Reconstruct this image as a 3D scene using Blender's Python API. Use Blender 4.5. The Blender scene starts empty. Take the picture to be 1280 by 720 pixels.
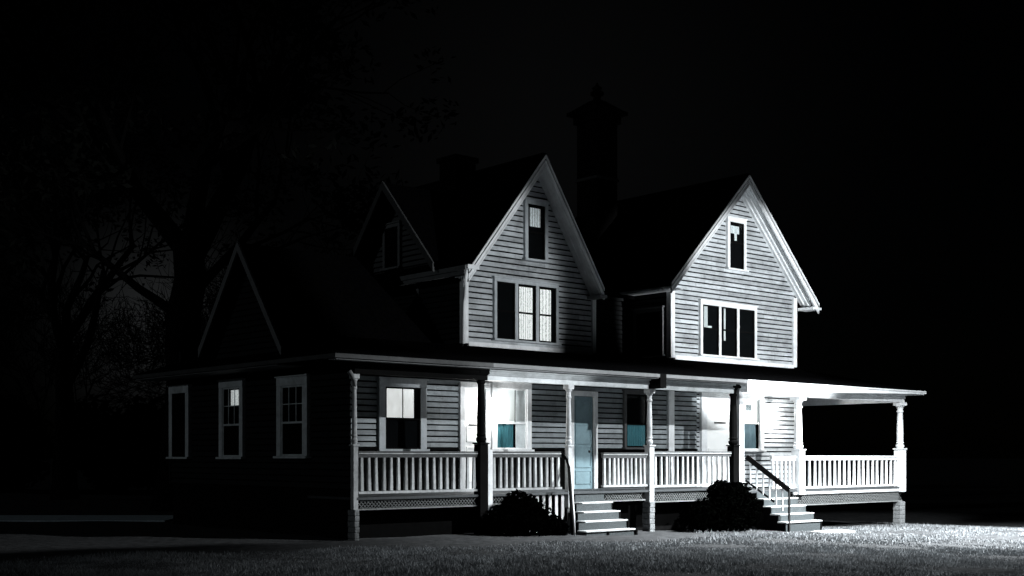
import bpy, bmesh, math, random
import numpy as np
from mathutils import Vector, Matrix
random.seed(7); rng = np.random.default_rng(7)
S = bpy.context.scene
C = S.collection
R = math.radians
YAW = R(41.4)
ORG = Vector((-3.177, 25.0, 0.0))          # front left foot of the porch: the house's own origin

# ------------------------------------------------------------------ materials
def mat(name, col, rough=.7, var=.25, scale=6.0, bump=0.0, spec=.3, stretch=(1, 1, 1), bscale=None, emit=None, grime=0.0, island=0.0, objvar=0.0):
    m = bpy.data.materials.new(name); m.use_nodes = True
    nt = m.node_tree; N = nt.nodes; L = nt.links
    b = N['Principled BSDF']
    b.inputs['Roughness'].default_value = rough
    b.inputs['Specular IOR Level'].default_value = spec
    tc = N.new('ShaderNodeTexCoord'); mp = N.new('ShaderNodeMapping')
    mp.inputs['Scale'].default_value = stretch
    L.new(tc.outputs['Object'], mp.inputs['Vector'])
    nz = N.new('ShaderNodeTexNoise'); nz.inputs['Scale'].default_value = scale
    nz.inputs['Detail'].default_value = 6; nz.inputs['Roughness'].default_value = .65
    L.new(mp.outputs[0], nz.inputs['Vector'])
    rp = N.new('ShaderNodeValToRGB')
    rp.color_ramp.elements[0].position = .3; rp.color_ramp.elements[1].position = .7
    rp.color_ramp.elements[0].color = tuple(c * (1 - var) for c in col) + (1,)
    rp.color_ramp.elements[1].color = tuple(min(1, c * (1 + var * .6)) for c in col) + (1,)
    L.new(nz.outputs['Fac'], rp.inputs['Fac'])
    out = rp.outputs['Color']
    if grime:
        n2 = N.new('ShaderNodeTexNoise'); n2.inputs['Scale'].default_value = 1.7; n2.inputs['Detail'].default_value = 8
        n2.inputs['Roughness'].default_value = .75
        L.new(tc.outputs['Object'], n2.inputs['Vector'])
        r2 = N.new('ShaderNodeValToRGB'); r2.color_ramp.elements[0].position = .45; r2.color_ramp.elements[1].position = .68
        r2.color_ramp.elements[0].color = (1, 1, 1, 1); r2.color_ramp.elements[1].color = (1 - grime,) * 3 + (1,)
        L.new(n2.outputs['Fac'], r2.inputs['Fac'])
        mx = N.new('ShaderNodeMix'); mx.data_type = 'RGBA'; mx.blend_type = 'MULTIPLY'; mx.inputs[0].default_value = 1
        L.new(out, mx.inputs[6]); L.new(r2.outputs['Color'], mx.inputs[7]); out = mx.outputs[2]
    for amt, kind, sock in ((island, 'ShaderNodeNewGeometry', 'Random Per Island'), (objvar, 'ShaderNodeObjectInfo', 'Random')):
        if amt:
            gi = N.new(kind); mr = N.new('ShaderNodeMapRange'); mr.inputs[3].default_value = 1 - amt; mr.inputs[4].default_value = 1 + amt * .3
            L.new(gi.outputs[sock], mr.inputs[0])
            mx = N.new('ShaderNodeMix'); mx.data_type = 'RGBA'; mx.blend_type = 'MULTIPLY'; mx.inputs[0].default_value = 1
            L.new(out, mx.inputs[6]); L.new(mr.outputs[0], mx.inputs[7]); out = mx.outputs[2]
    L.new(out, b.inputs['Base Color'])
    if emit:
        L.new(out, b.inputs['Emission Color']); b.inputs['Emission Strength'].default_value = emit
    if bump:
        bp = N.new('ShaderNodeBump'); bp.inputs['Strength'].default_value = bump; bp.inputs['Distance'].default_value = .02
        nb = N.new('ShaderNodeTexNoise'); nb.inputs['Scale'].default_value = bscale or scale * 4; nb.inputs['Detail'].default_value = 5
        L.new(mp.outputs[0], nb.inputs['Vector'])
        L.new(nb.outputs['Fac'], bp.inputs['Height']); L.new(bp.outputs[0], b.inputs['Normal'])
    return m

def lace(name, col, strength, scale=26.0, axis='X', dark=.35):
    """a curtain lit from the room behind it: vertical folds and a net pattern"""
    m = bpy.data.materials.new(name); m.use_nodes = True
    nt = m.node_tree; N = nt.nodes; L = nt.links; b = N['Principled BSDF']
    tc = N.new('ShaderNodeTexCoord')
    w = N.new('ShaderNodeTexWave'); w.bands_direction = axis; w.inputs['Scale'].default_value = scale / 3
    w.inputs['Distortion'].default_value = 2.5; w.inputs['Detail'].default_value = 3; w.inputs['Detail Scale'].default_value = 2
    L.new(tc.outputs['Object'], w.inputs['Vector'])
    v = N.new('ShaderNodeTexNoise'); v.inputs['Scale'].default_value = 22; v.inputs['Detail'].default_value = 6
    L.new(tc.outputs['Object'], v.inputs['Vector'])
    a = N.new('ShaderNodeMath'); a.operation = 'MULTIPLY'
    L.new(w.outputs['Fac'], a.inputs[0]); L.new(v.outputs['Fac'], a.inputs[1])
    rp = N.new('ShaderNodeValToRGB')
    rp.color_ramp.elements[0].position = .08; rp.color_ramp.elements[1].position = .4
    rp.color_ramp.elements[0].color = tuple(c * dark for c in col) + (1,); rp.color_ramp.elements[1].color = tuple(col) + (1,)
    L.new(a.outputs[0], rp.inputs['Fac'])
    L.new(rp.outputs['Color'], b.inputs['Base Color']); L.new(rp.outputs['Color'], b.inputs['Emission Color'])
    b.inputs['Emission Strength'].default_value = strength; b.inputs['Roughness'].default_value = .9
    return m

def glass_mat():
    m = bpy.data.materials.new('window_glass'); m.use_nodes = True
    nt = m.node_tree; N = nt.nodes; L = nt.links
    for n in list(N): N.remove(n)
    o = N.new('ShaderNodeOutputMaterial'); mx = N.new('ShaderNodeMixShader')
    t = N.new('ShaderNodeBsdfTransparent'); t.inputs['Color'].default_value = (.9, .93, .93, 1)
    g = N.new('ShaderNodeBsdfGlossy'); g.inputs['Roughness'].default_value = .06
    lw = N.new('ShaderNodeLayerWeight'); pw = N.new('ShaderNodeMath'); pw.operation = 'POWER'; pw.inputs[1].default_value = 5
    f = N.new('ShaderNodeMath'); f.operation = 'MULTIPLY_ADD'; f.inputs[1].default_value = .9; f.inputs[2].default_value = .04
    L.new(lw.outputs['Facing'], pw.inputs[0]); L.new(pw.outputs[0], f.inputs[0])
    L.new(f.outputs[0], mx.inputs[0]); L.new(t.outputs[0], mx.inputs[1]); L.new(g.outputs[0], mx.inputs[2])
    L.new(mx.outputs[0], o.inputs['Surface'])
    return m

M = dict(
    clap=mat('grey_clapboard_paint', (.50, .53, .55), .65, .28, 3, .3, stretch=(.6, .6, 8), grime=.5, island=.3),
    porchclap=mat('shaded_porch_clapboard', (.28, .31, .325), .65, .25, 3, .3, stretch=(.6, .6, 8), grime=.5, island=.3),  # siding greyed in colour to carry the shade of the left bays
    sideclap=mat('shaded_clapboard', (.015, .016, .0165), .85, .35, 3, .3, .05, stretch=(.5, .5, 8)),  # unlit side walls: the darkness is put into the siding colour
    lowershade=mat('lower_wall_shade_black', (.004, .004, .004), .8, .3, 5, spec=0.0),  # shade of the lower porch wall, painted on as near-black
    gap=mat('sheathing_shadow_black', (.006, .006, .006), .9, .2, 6, spec=0.0),
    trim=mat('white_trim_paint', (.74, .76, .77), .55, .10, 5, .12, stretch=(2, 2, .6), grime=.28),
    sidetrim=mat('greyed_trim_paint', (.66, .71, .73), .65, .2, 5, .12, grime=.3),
    darktrim=mat('dark_trim_and_silhouette', (.0035, .0035, .0035), .7, .3, 6, .1, spec=.02),  # dark trim, also blackens posts and a beam that no light reaches
    beam=mat('greyed_beam_paint', (.52, .55, .56), .6, .2, 5, .12, stretch=(.6, 2, 2), grime=.35),
    railcap=mat('shaded_rail_cap', (.07, .073, .075), .7, .4, 9, .2, stretch=(.6, 3, 3)),  # cap rail darkened so its shadow sits in the colour
    balust=mat('worn_dimmed_baluster_paint', (.56, .58, .59), .6, .25, 9, .15, stretch=(2, 2, .8), grime=.5, objvar=.35),  # worn paint, greyed further for the dimmer light on the left
    dimceil=mat('shaded_porch_ceiling', (.22, .23, .235), .6, .1, 3, .1, stretch=(.4, 8, 1)),  # darker copy of the ceiling colour for the unlit left bays
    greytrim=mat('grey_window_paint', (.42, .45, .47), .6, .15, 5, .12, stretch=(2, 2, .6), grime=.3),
    gableclap=mat('lightened_gable_clapboard', (.075, .078, .08), .8, .3, 3, .3, stretch=(.5, .5, 8)),  # side siding lightened where moonlight is missing on the cross gable
    eave=mat('shaded_eave_paint', (.055, .057, .058), .7, .3, 5),  # trim darkened in colour where hardly any light arrives
    rake=mat('dimmed_rake_paint', (.15, .155, .158), .7, .2, 5),  # trim toned down in colour for weakly lit edges
    roof=mat('dark_shingle', (.0022, .0022, .0024), .95, .4, 9, .6, spec=0.0),
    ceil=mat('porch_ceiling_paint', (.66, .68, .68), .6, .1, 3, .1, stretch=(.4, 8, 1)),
    deck=mat('porch_floor_paint', (.06, .066, .07), .7, .3, 4, .2, stretch=(9, .5, 1)),
    skirt=mat('weathered_skirt_wood', (.20, .21, .21), .85, .5, 30, .5),
    pier=mat('rough_pier_block', (.22, .23, .235), .9, .5, 25, .8),
    tread=mat('worn_tread_paint', (.62, .64, .64), .6, .25, 12, .2, stretch=(1, 6, 1), grime=.4),
    riser=mat('shaded_riser_wood', (.06, .07, .073), .8, .5, 40, .5),  # risers darkened to sharpen the light on the treads
    brick=mat('silhouette_chimney_brick', (.0035, .0033, .0033), .95, .5, 9, .6, spec=.05),  # near-black colour keeps the chimneys as silhouettes
    stone=mat('chimney_band_stone', (.05, .05, .05), .9, .3, 9, .4, spec=.1),
    dark=mat('dark_room', (.004, .0045, .005), .5, .2, 4, spec=0.0),
    whitedoor=mat('white_door_paint', (.80, .81, .80), .5, .05, 4, .08),
    bluedoor=mat('blue_grey_door_paint', (.20, .295, .33), .5, .15, 4, .1, grime=.3),
    teal=mat('teal_window_blind', (.030, .125, .150), .7, .3, 5, .1, stretch=(8, 8, 1)),
    slate=mat('grey_blue_window_blind', (.10, .15, .175), .7, .25, 5, .1, stretch=(8, 8, 1)),
    lamp=mat('lamp_globe_glass', (1, .99, .97), .3, .01, 4, emit=14),
    iron=mat('black_iron', (.02, .02, .02), .5, .2, 8),
    leafdark=mat('silhouette_leaf', (.0005, .0006, .0005), .9, .5, 8, spec=0.0),  # leaves blackened in colour, standing in for the lack of light
    leaf=mat('tree_leaf', (.010, .011, .010), .9, .5, 3, spec=0.0),
    bark=mat('dark_bark', (.006, .006, .006), .95, .5, 6, .8, spec=0.0, stretch=(3, 3, .5)),
    twig=mat('twig_bark', (.003, .003, .003), .95, .3, 6, spec=0.0),
    grass=mat('pale_night_grass', (.34, .36, .375), .8, .6, 1.6, spec=.1, island=.6),
    soil=mat('lawn_soil', (.06, .062, .064), .95, .6, 5, .7, spec=.05),
    path=mat('concrete_drive', (.62, .74, .80), .9, .3, 9, .4),
    slab=mat('pale_stone_slab', (.34, .35, .35), .8, .3, 9, .4),
    glass=glass_mat(),
    blind=mat('lit_paper_blind', (.95, .95, .92), .8, .25, 5, emit=.8, stretch=(6, 6, 1)),
    lacebright=lace('bright_lace_curtain', (1, 1, .98), .66, 34, 'X', .28),
    lacedim=lace('dim_lace_curtain', (.75, .80, .82), .34, 40, 'X', .3),
    lacefaint=lace('faint_lace_curtain', (.80, .83, .83), .8, 60, 'Y', .2),
    curtain=mat('pale_pane_reflection', (.6, .62, .62), .9, .2, 10, emit=.12, stretch=(8, 8, 1)),
)

# ------------------------------------------------------------------ mesh builder
def fr(v):   return lambda a, o, z: (a, v - o, z)       # wall facing the yard: a runs along it, o is the way out
def sd(u):   return lambda a, o, z: (u - o, a, z)       # wall facing left
ident = lambda a, o, z: (a, o, z)
class MB:
    def __init__(s, f=ident): s.v = []; s.f = []; s.m = []; s.map = f; s.mi = 0
    def face(s, pts):
        n = len(s.v); s.v += [s.map(*p) for p in pts]; s.f.append(tuple(range(n, n + len(pts)))); s.m.append(s.mi); return s
    def hexa(s, p):
        n = len(s.v); s.v += [s.map(*q) for q in p]
        for q in ((0, 1, 2, 3), (7, 6, 5, 4), (0, 4, 5, 1), (1, 5, 6, 2), (2, 6, 7, 3), (3, 7, 4, 0)):
            s.f.append(tuple(n + i for i in q)); s.m.append(s.mi)
        return s
    def box(s, a0, a1, o0, o1, z0, z1):
        return s.hexa([(a0, o0, z0), (a1, o0, z0), (a1, o1, z0), (a0, o1, z0), (a0, o0, z1), (a1, o0, z1), (a1, o1, z1), (a0, o1, z1)])
    def slab(s, p, t):
        """four points of the top face, thickness t straight down"""
        q = [Vector(x) for x in p]; n = Vector((0, 0, -t))
        return s.hexa([tuple(x + n) for x in q] + [tuple(x) for x in q])
    def bar(s, p, q, w, h, up=(0, 0, 1)):
        p, q = Vector(p), Vector(q); d = (q - p).normalized(); up = Vector(up)
        x = d.cross(up).normalized() * (w / 2); y = x.cross(d).normalized() * (h / 2)
        return s.hexa([tuple(p - x - y), tuple(p + x - y), tuple(p + x + y), tuple(p - x + y), tuple(q - x - y), tuple(q + x - y), tuple(q + x + y), tuple(q - x + y)])
    def lathe(s, cx, cy, prof, n=14):
        b = len(s.v)
        for z, r in prof:
            for i in range(n):
                a = 2 * math.pi * i / n; s.v.append((cx + r * math.cos(a), cy + r * math.sin(a), z))
        for k in range(len(prof) - 1):
            for i in range(n):
                j = (i + 1) % n; s.f.append((b + k * n + i, b + k * n + j, b + (k + 1) * n + j, b + (k + 1) * n + i)); s.m.append(s.mi)
        s.f.append(tuple(b + i for i in reversed(range(n)))); s.m.append(s.mi)
        s.f.append(tuple(b + (len(prof) - 1) * n + i for i in range(n))); s.m.append(s.mi); return s
    def tube(s, pts, rad, n=8):
        b = len(s.v); P = [Vector(p) for p in pts]
        for k, p in enumerate(P):
            d = (P[min(k + 1, len(P) - 1)] - P[max(k - 1, 0)]).normalized()
            x = d.cross(Vector((.31, .17, .93))); x = x.normalized() if x.length > 1e-4 else Vector((1, 0, 0)); y = d.cross(x)
            r = rad[k] if isinstance(rad, (list, tuple)) else rad
            for i in range(n):
                a = 2 * math.pi * i / n; s.v.append(tuple(p + (x * math.cos(a) + y * math.sin(a)) * r))
        for k in range(len(P) - 1):
            for i in range(n):
                j = (i + 1) % n; s.f.append((b + k * n + i, b + k * n + j, b + (k + 1) * n + j, b + (k + 1) * n + i)); s.m.append(s.mi)
        s.f.append(tuple(b + i for i in range(n))); s.m.append(s.mi)
        s.f.append(tuple(b + (len(P) - 1) * n + i for i in range(n))); s.m.append(s.mi)
        return s
    def build(s, name, mats, parent=None, bevel=0, smooth=False, label=None, fix=True):
        me = bpy.data.meshes.new(name); me.from_pydata(s.v, [], s.f)
        mats = mats if isinstance(mats, (list, tuple)) else [mats]
        for m in mats: me.materials.append(m)
        me.polygons.foreach_set('material_index', s.m)
        if fix:
            bm = bmesh.new(); bm.from_mesh(me); bmesh.ops.recalc_face_normals(bm, faces=bm.faces); bm.to_mesh(me); bm.free()
        if smooth:
            me.polygons.foreach_set('use_smooth', [True] * len(me.polygons))
        o = bpy.data.objects.new(name, me); C.objects.link(o)
        if parent: o.parent = parent
        if bevel:
            b = o.modifiers.new('bevel', 'BEVEL'); b.width = bevel; b.segments = 2; b.limit_method = 'ANGLE'
        if label: o['label'] = label
        return o
def tag(o, label=None, cat=None, group=None, kind=None):
    for k, v in (('label', label), ('category', cat), ('group', group), ('kind', kind)):
        if v: o[k] = v
    return o
def empty(name, loc, rz=0, parent=None):
    o = bpy.data.objects.new(name, None); C.objects.link(o); o.location = loc; o.rotation_euler = (0, 0, rz)
    o.empty_display_size = .3
    if parent: o.parent = parent
    return o
HM = Matrix.Translation(ORG) @ Matrix.Rotation(YAW, 4, 'Z')
def H(u, v, z): return HM @ Vector((u, v, z))
def to_uv(x, y):
    dx, dy = x - ORG.x, y - ORG.y; c, s_ = math.cos(YAW), math.sin(YAW)
    return dx * c + dy * s_, -dx * s_ + dy * c
def gz(x, y):
    """ground height: the yard falls away gently to the right of the house"""
    u, v = to_uv(x, y)
    t = np.clip(np.asarray(u) / 20.0, 0, 1.3)
    z = -.42 * t * t * (3 - 2 * np.clip(t, 0, 1))
    return z + .05 * np.sin(np.asarray(x) * .55 + 1.0) * np.sin(np.asarray(y) * .41) * np.clip((np.asarray(-v) - 1.0) / 4, 0, 1)

# ------------------------------------------------------------------ camera
cam = bpy.data.cameras.new('camera'); co = bpy.data.objects.new('camera', cam); C.objects.link(co)
co.location = (0, 0, 1.7); co.rotation_euler = (R(90), 0, 0)
cam.sensor_width = 36; cam.lens = 1550 / 1280 * 36; cam.shift_y = 210 / 1280
cam.clip_end = 3000; cam.clip_start = .1
S.camera = co

# ------------------------------------------------------------------ sky and lights
W = bpy.data.worlds.new('World'); S.world = W; W.use_nodes = True
nt = W.node_tree; N = nt.nodes; L = nt.links
bg = N['Background']; wo = N['World Output']
sky = N.new('ShaderNodeTexSky'); sky.sky_type = 'NISHITA'; sky.sun_disc = False
MOON_EL, MOON_AZ = R(16), Vector((-.86, -.52, 0)).normalized()
sky.sun_elevation = MOON_EL; sky.sun_rotation = math.atan2(MOON_AZ.x, MOON_AZ.y)
L.new(sky.outputs[0], bg.inputs['Color']); bg.inputs['Strength'].default_value = .00005
# faint town glow low in the sky on the left of the house, part of the sky itself
def lobe(d, power, strength, col):
    tc = N.new('ShaderNodeTexCoord'); dp = N.new('ShaderNodeVectorMath'); dp.operation = 'DOT_PRODUCT'
    dp.inputs[1].default_value = Vector(d).normalized(); L.new(tc.outputs['Generated'], dp.inputs[0])
    mx = N.new('ShaderNodeMath'); mx.operation = 'MAXIMUM'; mx.inputs[1].default_value = 0; L.new(dp.outputs['Value'], mx.inputs[0])
    pw = N.new('ShaderNodeMath'); pw.operation = 'POWER'; pw.inputs[1].default_value = power; L.new(mx.outputs[0], pw.inputs[0])
    ml = N.new('ShaderNodeMath'); ml.operation = 'MULTIPLY'; ml.inputs[1].default_value = strength; L.new(pw.outputs[0], ml.inputs[0])
    b = N.new('ShaderNodeBackground'); b.inputs['Color'].default_value = col + (1,); L.new(ml.outputs[0], b.inputs['Strength'])
    return b
def addsh(a, b):
    s = N.new('ShaderNodeAddShader'); L.new(a, s.inputs[0]); L.new(b, s.inputs[1]); return s.outputs[0]
out = addsh(bg.outputs[0], lobe((-.285, 1, .11), 650, .014, (.92, .97, 1.0)).outputs[0])
out = addsh(out, lobe((.03, 1, .24), 60, .0018, (.96, .98, 1.0)).outputs[0])
L.new(out, wo.inputs['Surface'])

def aim(o, tgt):
    d = Vector(tgt) - o.location; o.rotation_euler = d.to_track_quat('-Z', 'Y').to_euler()
def spot(name, pos, tgt, half, power, blend=.15, col=(.93, .97, 1.0), size=.06, sx=1, sy=1):
    l = bpy.data.lights.new(name, 'SPOT'); l.energy = power; l.spot_size = 2 * R(half); l.spot_blend = blend
    l.color = col; l.shadow_soft_size = size
    o = bpy.data.objects.new(name, l); C.objects.link(o); o.location = pos; aim(o, tgt); o.scale = (sx, sy, 1)
    return o
sun = bpy.data.lights.new('moon', 'SUN'); sun.energy = .105; sun.angle = R(.5); sun.color = (.86, .95, 1.0)
so = bpy.data.objects.new('moon', sun); C.objects.link(so); so.location = (-40, -10, 30)
so.rotation_euler = (-(MOON_AZ * math.cos(MOON_EL) + Vector((0, 0, math.sin(MOON_EL))))).to_track_quat('-Z', 'Y').to_euler()
# yard floodlights whose beams show on the two gables, the porch and the lawn
spot('gable_floodlight', H(5.6, -13, 3.6), H(4.5, 1.8, 5.45), 12.6, 5800, .5)
spot('gable_floodlight', H(12.0, -12, 3.4), H(14.65, 1.8, 5.62), 14.0, 14500, .3)
spot('porch_floodlight', H(10.7, -15, 10.0), H(10.7, 0, 2.08), 47, 11500, .25, sx=1, sy=.126)
spot('lawn_floodlight', (13.6, 28.4, 11.0), (12.8, 30.2, -.4), 45, 72000, 1.0, size=.3, sx=1.8)
spot('lawn_floodlight', (4.0, 18.6, 7.0), (4.0, 19.4, 0), 43, 1250, .9, size=.3, sx=2.0)

# ------------------------------------------------------------------ the house
house = empty('farmhouse', ORG, YAW)
tag(house, 'old two-gabled clapboard farmhouse with a long raised front porch, floodlit at night', 'house')

def clip_row(poly, z):
    xs = []
    n = len(poly)
    for i in range(n):
        (a, b), (c, d) = poly[i], poly[(i + 1) % n]
        if (b - z) * (d - z) < 0: xs.append(a + (z - b) / (d - b) * (c - a))
        elif b == z: xs.append(a)
    return (min(xs), max(xs)) if len(xs) >= 2 else None
def siding(f, poly, m, name='wall', exp=.133, parent=None):
    """lapped boards with shadow gaps on a dark backing, one mesh"""
    b = MB(f); b.mi = 1; b.face([(a, 0, z) for a, z in poly]); b.mi = 0
    z0 = min(z for a, z in poly); z1 = max(z for a, z in poly); z = z0
    r = random.Random(int(z0 * 100) + len(poly) * 7 + int(poly[0][0] * 50))
    while z < z1 - .03:
        e = exp; lo = z + .035 + r.uniform(-.003, .003); hi = min(z + e, z1 - .005)
        if hi - lo > .03:
            A = clip_row(poly, lo + .001); B = clip_row(poly, hi - .001)
            if A and B:
                x0, x1, y0, y1 = A[0], A[1], B[0], B[1]
                cuts = [0.0]
                if x1 - x0 > 3:
                    t = r.uniform(.15, .6)
                    while t < .9: cuts.append(t); t += r.uniform(.3, .6)
                cuts.append(1.0)
                for t0, t1 in zip(cuts[:-1], cuts[1:]):
                    g = .002
                    j = r.uniform(-.003, .003)
                    a0 = x0 + (x1 - x0) * t0 + g; a1 = x0 + (x1 - x0) * t1 - g; c0 = y0 + (y1 - y0) * t0 + g; c1 = y0 + (y1 - y0) * t1 - g
                    b.hexa([(a0, .003, lo), (a1, .003, lo), (a1, .030 + j, lo), (a0, .030 + j, lo),
                            (c0, .003, hi), (c1, .003, hi), (c1, .016 + j, hi), (c0, .016 + j, hi)])
        z += e
    return b.build(name, [m, M['gap']], parent or house)

V1 = 1.8; UL1, UR1 = 4.315, 8.64; UL2, UR2 = 11.62, 17.29
PF = fr(V1); LS = sd(0.0)
# --- walls of the lower floor
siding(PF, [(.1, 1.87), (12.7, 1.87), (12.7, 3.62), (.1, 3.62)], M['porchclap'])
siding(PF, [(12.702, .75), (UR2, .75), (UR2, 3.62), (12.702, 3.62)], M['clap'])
siding(PF, [(.1, .85), (12.7, .85), (12.7, 1.868), (.1, 1.868)], M['lowershade'], 'lower_wall_shade')  # near-black band paints the shade behind the balusters
for a0, a1 in ((.1, 4.1), (5.1, 7.68), (8.74, 12.7)):
    MB().box(a0, a1, V1 - .062, V1 - .036, 1.84, 1.90).build('shade_seam_strip', M['darktrim'], house)  # strip over the upper edge of the painted shade
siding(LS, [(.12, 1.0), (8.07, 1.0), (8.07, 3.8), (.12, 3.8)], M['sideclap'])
b = MB(); b.box(0.02, .1, .1, 8.05, -.1, 1.0); b.build('foundation', M['gap'], house)
b = MB(); b.box(UR2 - .1, UR2 - .003, V1 + .003, 7.9, -.4, 4.3).box(.1, UR2 - .1, 7.8, 7.9, -.3, 4.3); b.build('wall', M['sideclap'], house)
b = MB(); b.box(UR2 - .004, UR2 + .2, V1 - .07, V1 + .12, .74, 3.6); b.build('corner_board', M['trim'], house)
b = MB(); b.box(11.47, 11.70, V1 - .075, V1 - .002, .85, 3.6); b.build('corner_board', M['trim'], house)
b = MB(); b.box(-.045, .09, 8.07, 8.16, 1.0, 3.8); b.build('corner_board', M['sideclap'], house)

# --- upper floors
def gable_z(u, uc, zc, half, ze): return zc - (zc - ze) * abs(u - uc) / half
# left gable (peak u 6.47)
G1 = dict(uc=6.47, zp=9.05, lo=(4.03, 6.02), hi=(8.50, 5.98))
def roof1(u): return G1['zp'] + (G1['lo'][1] - G1['zp']) * (G1['uc'] - u) / (G1['uc'] - G1['lo'][0]) if u < G1['uc'] else G1['zp'] + (G1['hi'][1] - G1['zp']) * (u - G1['uc']) / (G1['hi'][0] - G1['uc'])
G2 = dict(uc=14.33, zp=9.72, lo=(10.99, 6.36), hi=(17.72, 6.32))
def roof2(u): return G2['zp'] + (G2['lo'][1] - G2['zp']) * (G2['uc'] - u) / (G2['uc'] - G2['lo'][0]) if u < G2['uc'] else G2['zp'] + (G2['hi'][1] - G2['zp']) * (u - G2['uc']) / (G2['hi'][0] - G2['uc'])
siding(PF, [(UL1, 4.36), (UR1 - .02, 4.36), (UR1 - .02, 5.78), (G1['uc'], 8.90), (UL1, 6.24)], M['clap'])
siding(PF, [(UL2, 4.42), (UR2, 4.42), (UR2, 6.60), (G2['uc'], 9.56), (UL2, 6.84)], M['clap'])
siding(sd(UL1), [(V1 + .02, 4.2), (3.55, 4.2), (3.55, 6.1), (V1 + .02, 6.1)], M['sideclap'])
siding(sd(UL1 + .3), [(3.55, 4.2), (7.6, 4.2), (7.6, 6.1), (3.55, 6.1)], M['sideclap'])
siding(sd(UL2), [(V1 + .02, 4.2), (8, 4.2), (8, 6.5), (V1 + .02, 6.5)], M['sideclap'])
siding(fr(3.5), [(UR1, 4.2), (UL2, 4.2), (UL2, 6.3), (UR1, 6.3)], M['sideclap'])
MB().box(UR1 - .1, UR1 - .005, V1 + .05, 8, 4.2, 6.0).build('wall', M['sideclap'], house)
MB().box(UR2 - .1, UR2 - .005, V1 + .05, 8, 4.2, 6.6).build('wall', M['sideclap'], house)
# corner boards
for u0, u1, z0, z1, m in ((UL1 - .05, UL1 + .09, 4.36, 6.16, 'trim'), (UR1 - .10, UR1 + .03, 4.36, 5.86, 'trim'), (UL2 - .05, UL2 + .12, 4.40, 6.7, 'trim'), (UR2 - .12, UR2 + .06, 4.40, 6.5, 'trim')):
    MB().box(u0, u1, V1 - .06, V1 + .1, z0, z1).build('corner_board', M[m], house)
MB().box(UL1 - .05, UL1 + .06, 3.5, 3.62, 4.2, 6.1).build('corner_board', M['rake'], house)
# skirt mouldings where the gable walls meet the porch roof
MB().box(UL1 + .09, UR1 - .11, V1 - .07, V1 - .002, 4.30, 4.40).build('sill_board', M['trim'], house)
MB().box(UL2 + .12, UR2 - .12, V1 - .07, V1 - .002, 4.36, 4.47).build('sill_board', M['trim'], house)

def front_gable(G, v0, v1, rk, depth, lit, nsoff):
    (la, lz), (ra, rz), uc, zp = G['lo'], G['hi'], G['uc'], G['zp']
    b = MB(); t = .10
    b.slab([(la, v0, lz), (uc, v0, zp), (uc, v1, zp), (la, v1, lz)], t)
    b.slab([(uc + .002, v0, zp), (ra, v0, rz), (ra, v1, rz), (uc + .002, v1, zp)], t)
    rf = b.build('roof', M['roof'], house)
    MB().bar((uc, v0 + .02, zp + .02), (uc, v1, zp + .02), .14, .05).build('ridge_cap', M['roof'], rf)
    for (a, z), m in (((la, lz), rk), ((ra, rz), rk)):
        sg = 1 if a > uc else -1
        d = Vector((uc - a, 0, zp - z)).normalized()
        b = MB()
        for k, (dz, w, o) in enumerate(((-.035, .07, -.035), (-.16, .17, -.018), (-.275, .05, -.03))):
            # fascia board with a crown strip above and a bead below, each a little proud of the next
            p0 = (a, v0 + o, z + dz - w / 2 + .03); p1 = (uc - sg * .0, v0 + o, zp + dz - w / 2 + .03)
            nz = w / 2
            b.hexa([(p0[0], v0 + o, p0[2] - nz), (p1[0], v0 + o, p1[2] - nz), (p1[0], v0 + o, p1[2] + nz), (p0[0], v0 + o, p0[2] + nz),
                    (p0[0], v0 + .03 + o * .3, p0[2] - nz), (p1[0], v0 + .03 + o * .3, p1[2] - nz), (p1[0], v0 + .03 + o * .3, p1[2] + nz), (p0[0], v0 + .03 + o * .3, p0[2] + nz)])
        b.build('rake_board', M[m], house)
        # soffit under the overhang, with battens running up it
        b = MB(); e = .125
        b.slab([(a, v0 + .03, z - e), (uc - sg * -.003, v0 + .03, zp - e), (uc - sg * -.003, depth - .01, zp - e), (a, depth - .01, z - e)], .03)
        for k in range(nsoff):
            vv = v0 + .12 + k * (depth - v0 - .14) / max(1, nsoff)
            b.slab([(a, vv, z - e - .032), (uc - sg * -.003, vv, zp - e - .032), (uc - sg * -.003, vv + .045, zp - e - .032), (a, vv + .045, z - e - .032)], .03)
        b.build('soffit', M['trim'], house)
    return rf
front_gable(G1, 1.30, 7.6, 'trim', V1, True, 2)
front_gable(G2, 1.22, 8.0, 'trim', V1, True, 3)
# cornice return under the right eave of the right gable
MB().box(17.36, 17.78, 1.16, V1 - .08, 6.12, 6.20).build('cornice_return', M['trim'], house)
MB().box(8.32, 8.56, 1.24, V1 - .08, 5.72, 5.80).build('cornice_return', M['rake'], house)
# eave boards along the left sides
MB().box(4.28 - .32, 4.28 - .25, 1.36, 3.9, 5.90, 6.0).build('eave_board', M['rake'], house)
MB().box(UL2 - .62, UL2 - .55, 1.3, 7.5, 6.2, 6.33).build('eave_board', M['sidetrim'], house)
MB().slab([(11.0, 1.3, 6.24), (UL2 - .055, 1.3, 6.24), (UL2 - .055, 7.5, 6.24), (11.0, 7.5, 6.24)], .03).build('soffit', M['trim'], house)
# roof of the middle block, ridge running between the gables
b = MB()
b.slab([(6.5, 3.05, 6.2), (14.3, 3.05, 6.2), (14.3, 6.4, 8.55), (6.5, 6.4, 8.55)], .1)
b.slab([(6.5, 6.402, 8.55), (14.3, 6.402, 8.55), (14.3, 9, 6.7), (6.5, 9, 6.7)], .1)
b.build('roof', M['roof'], house)

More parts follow.
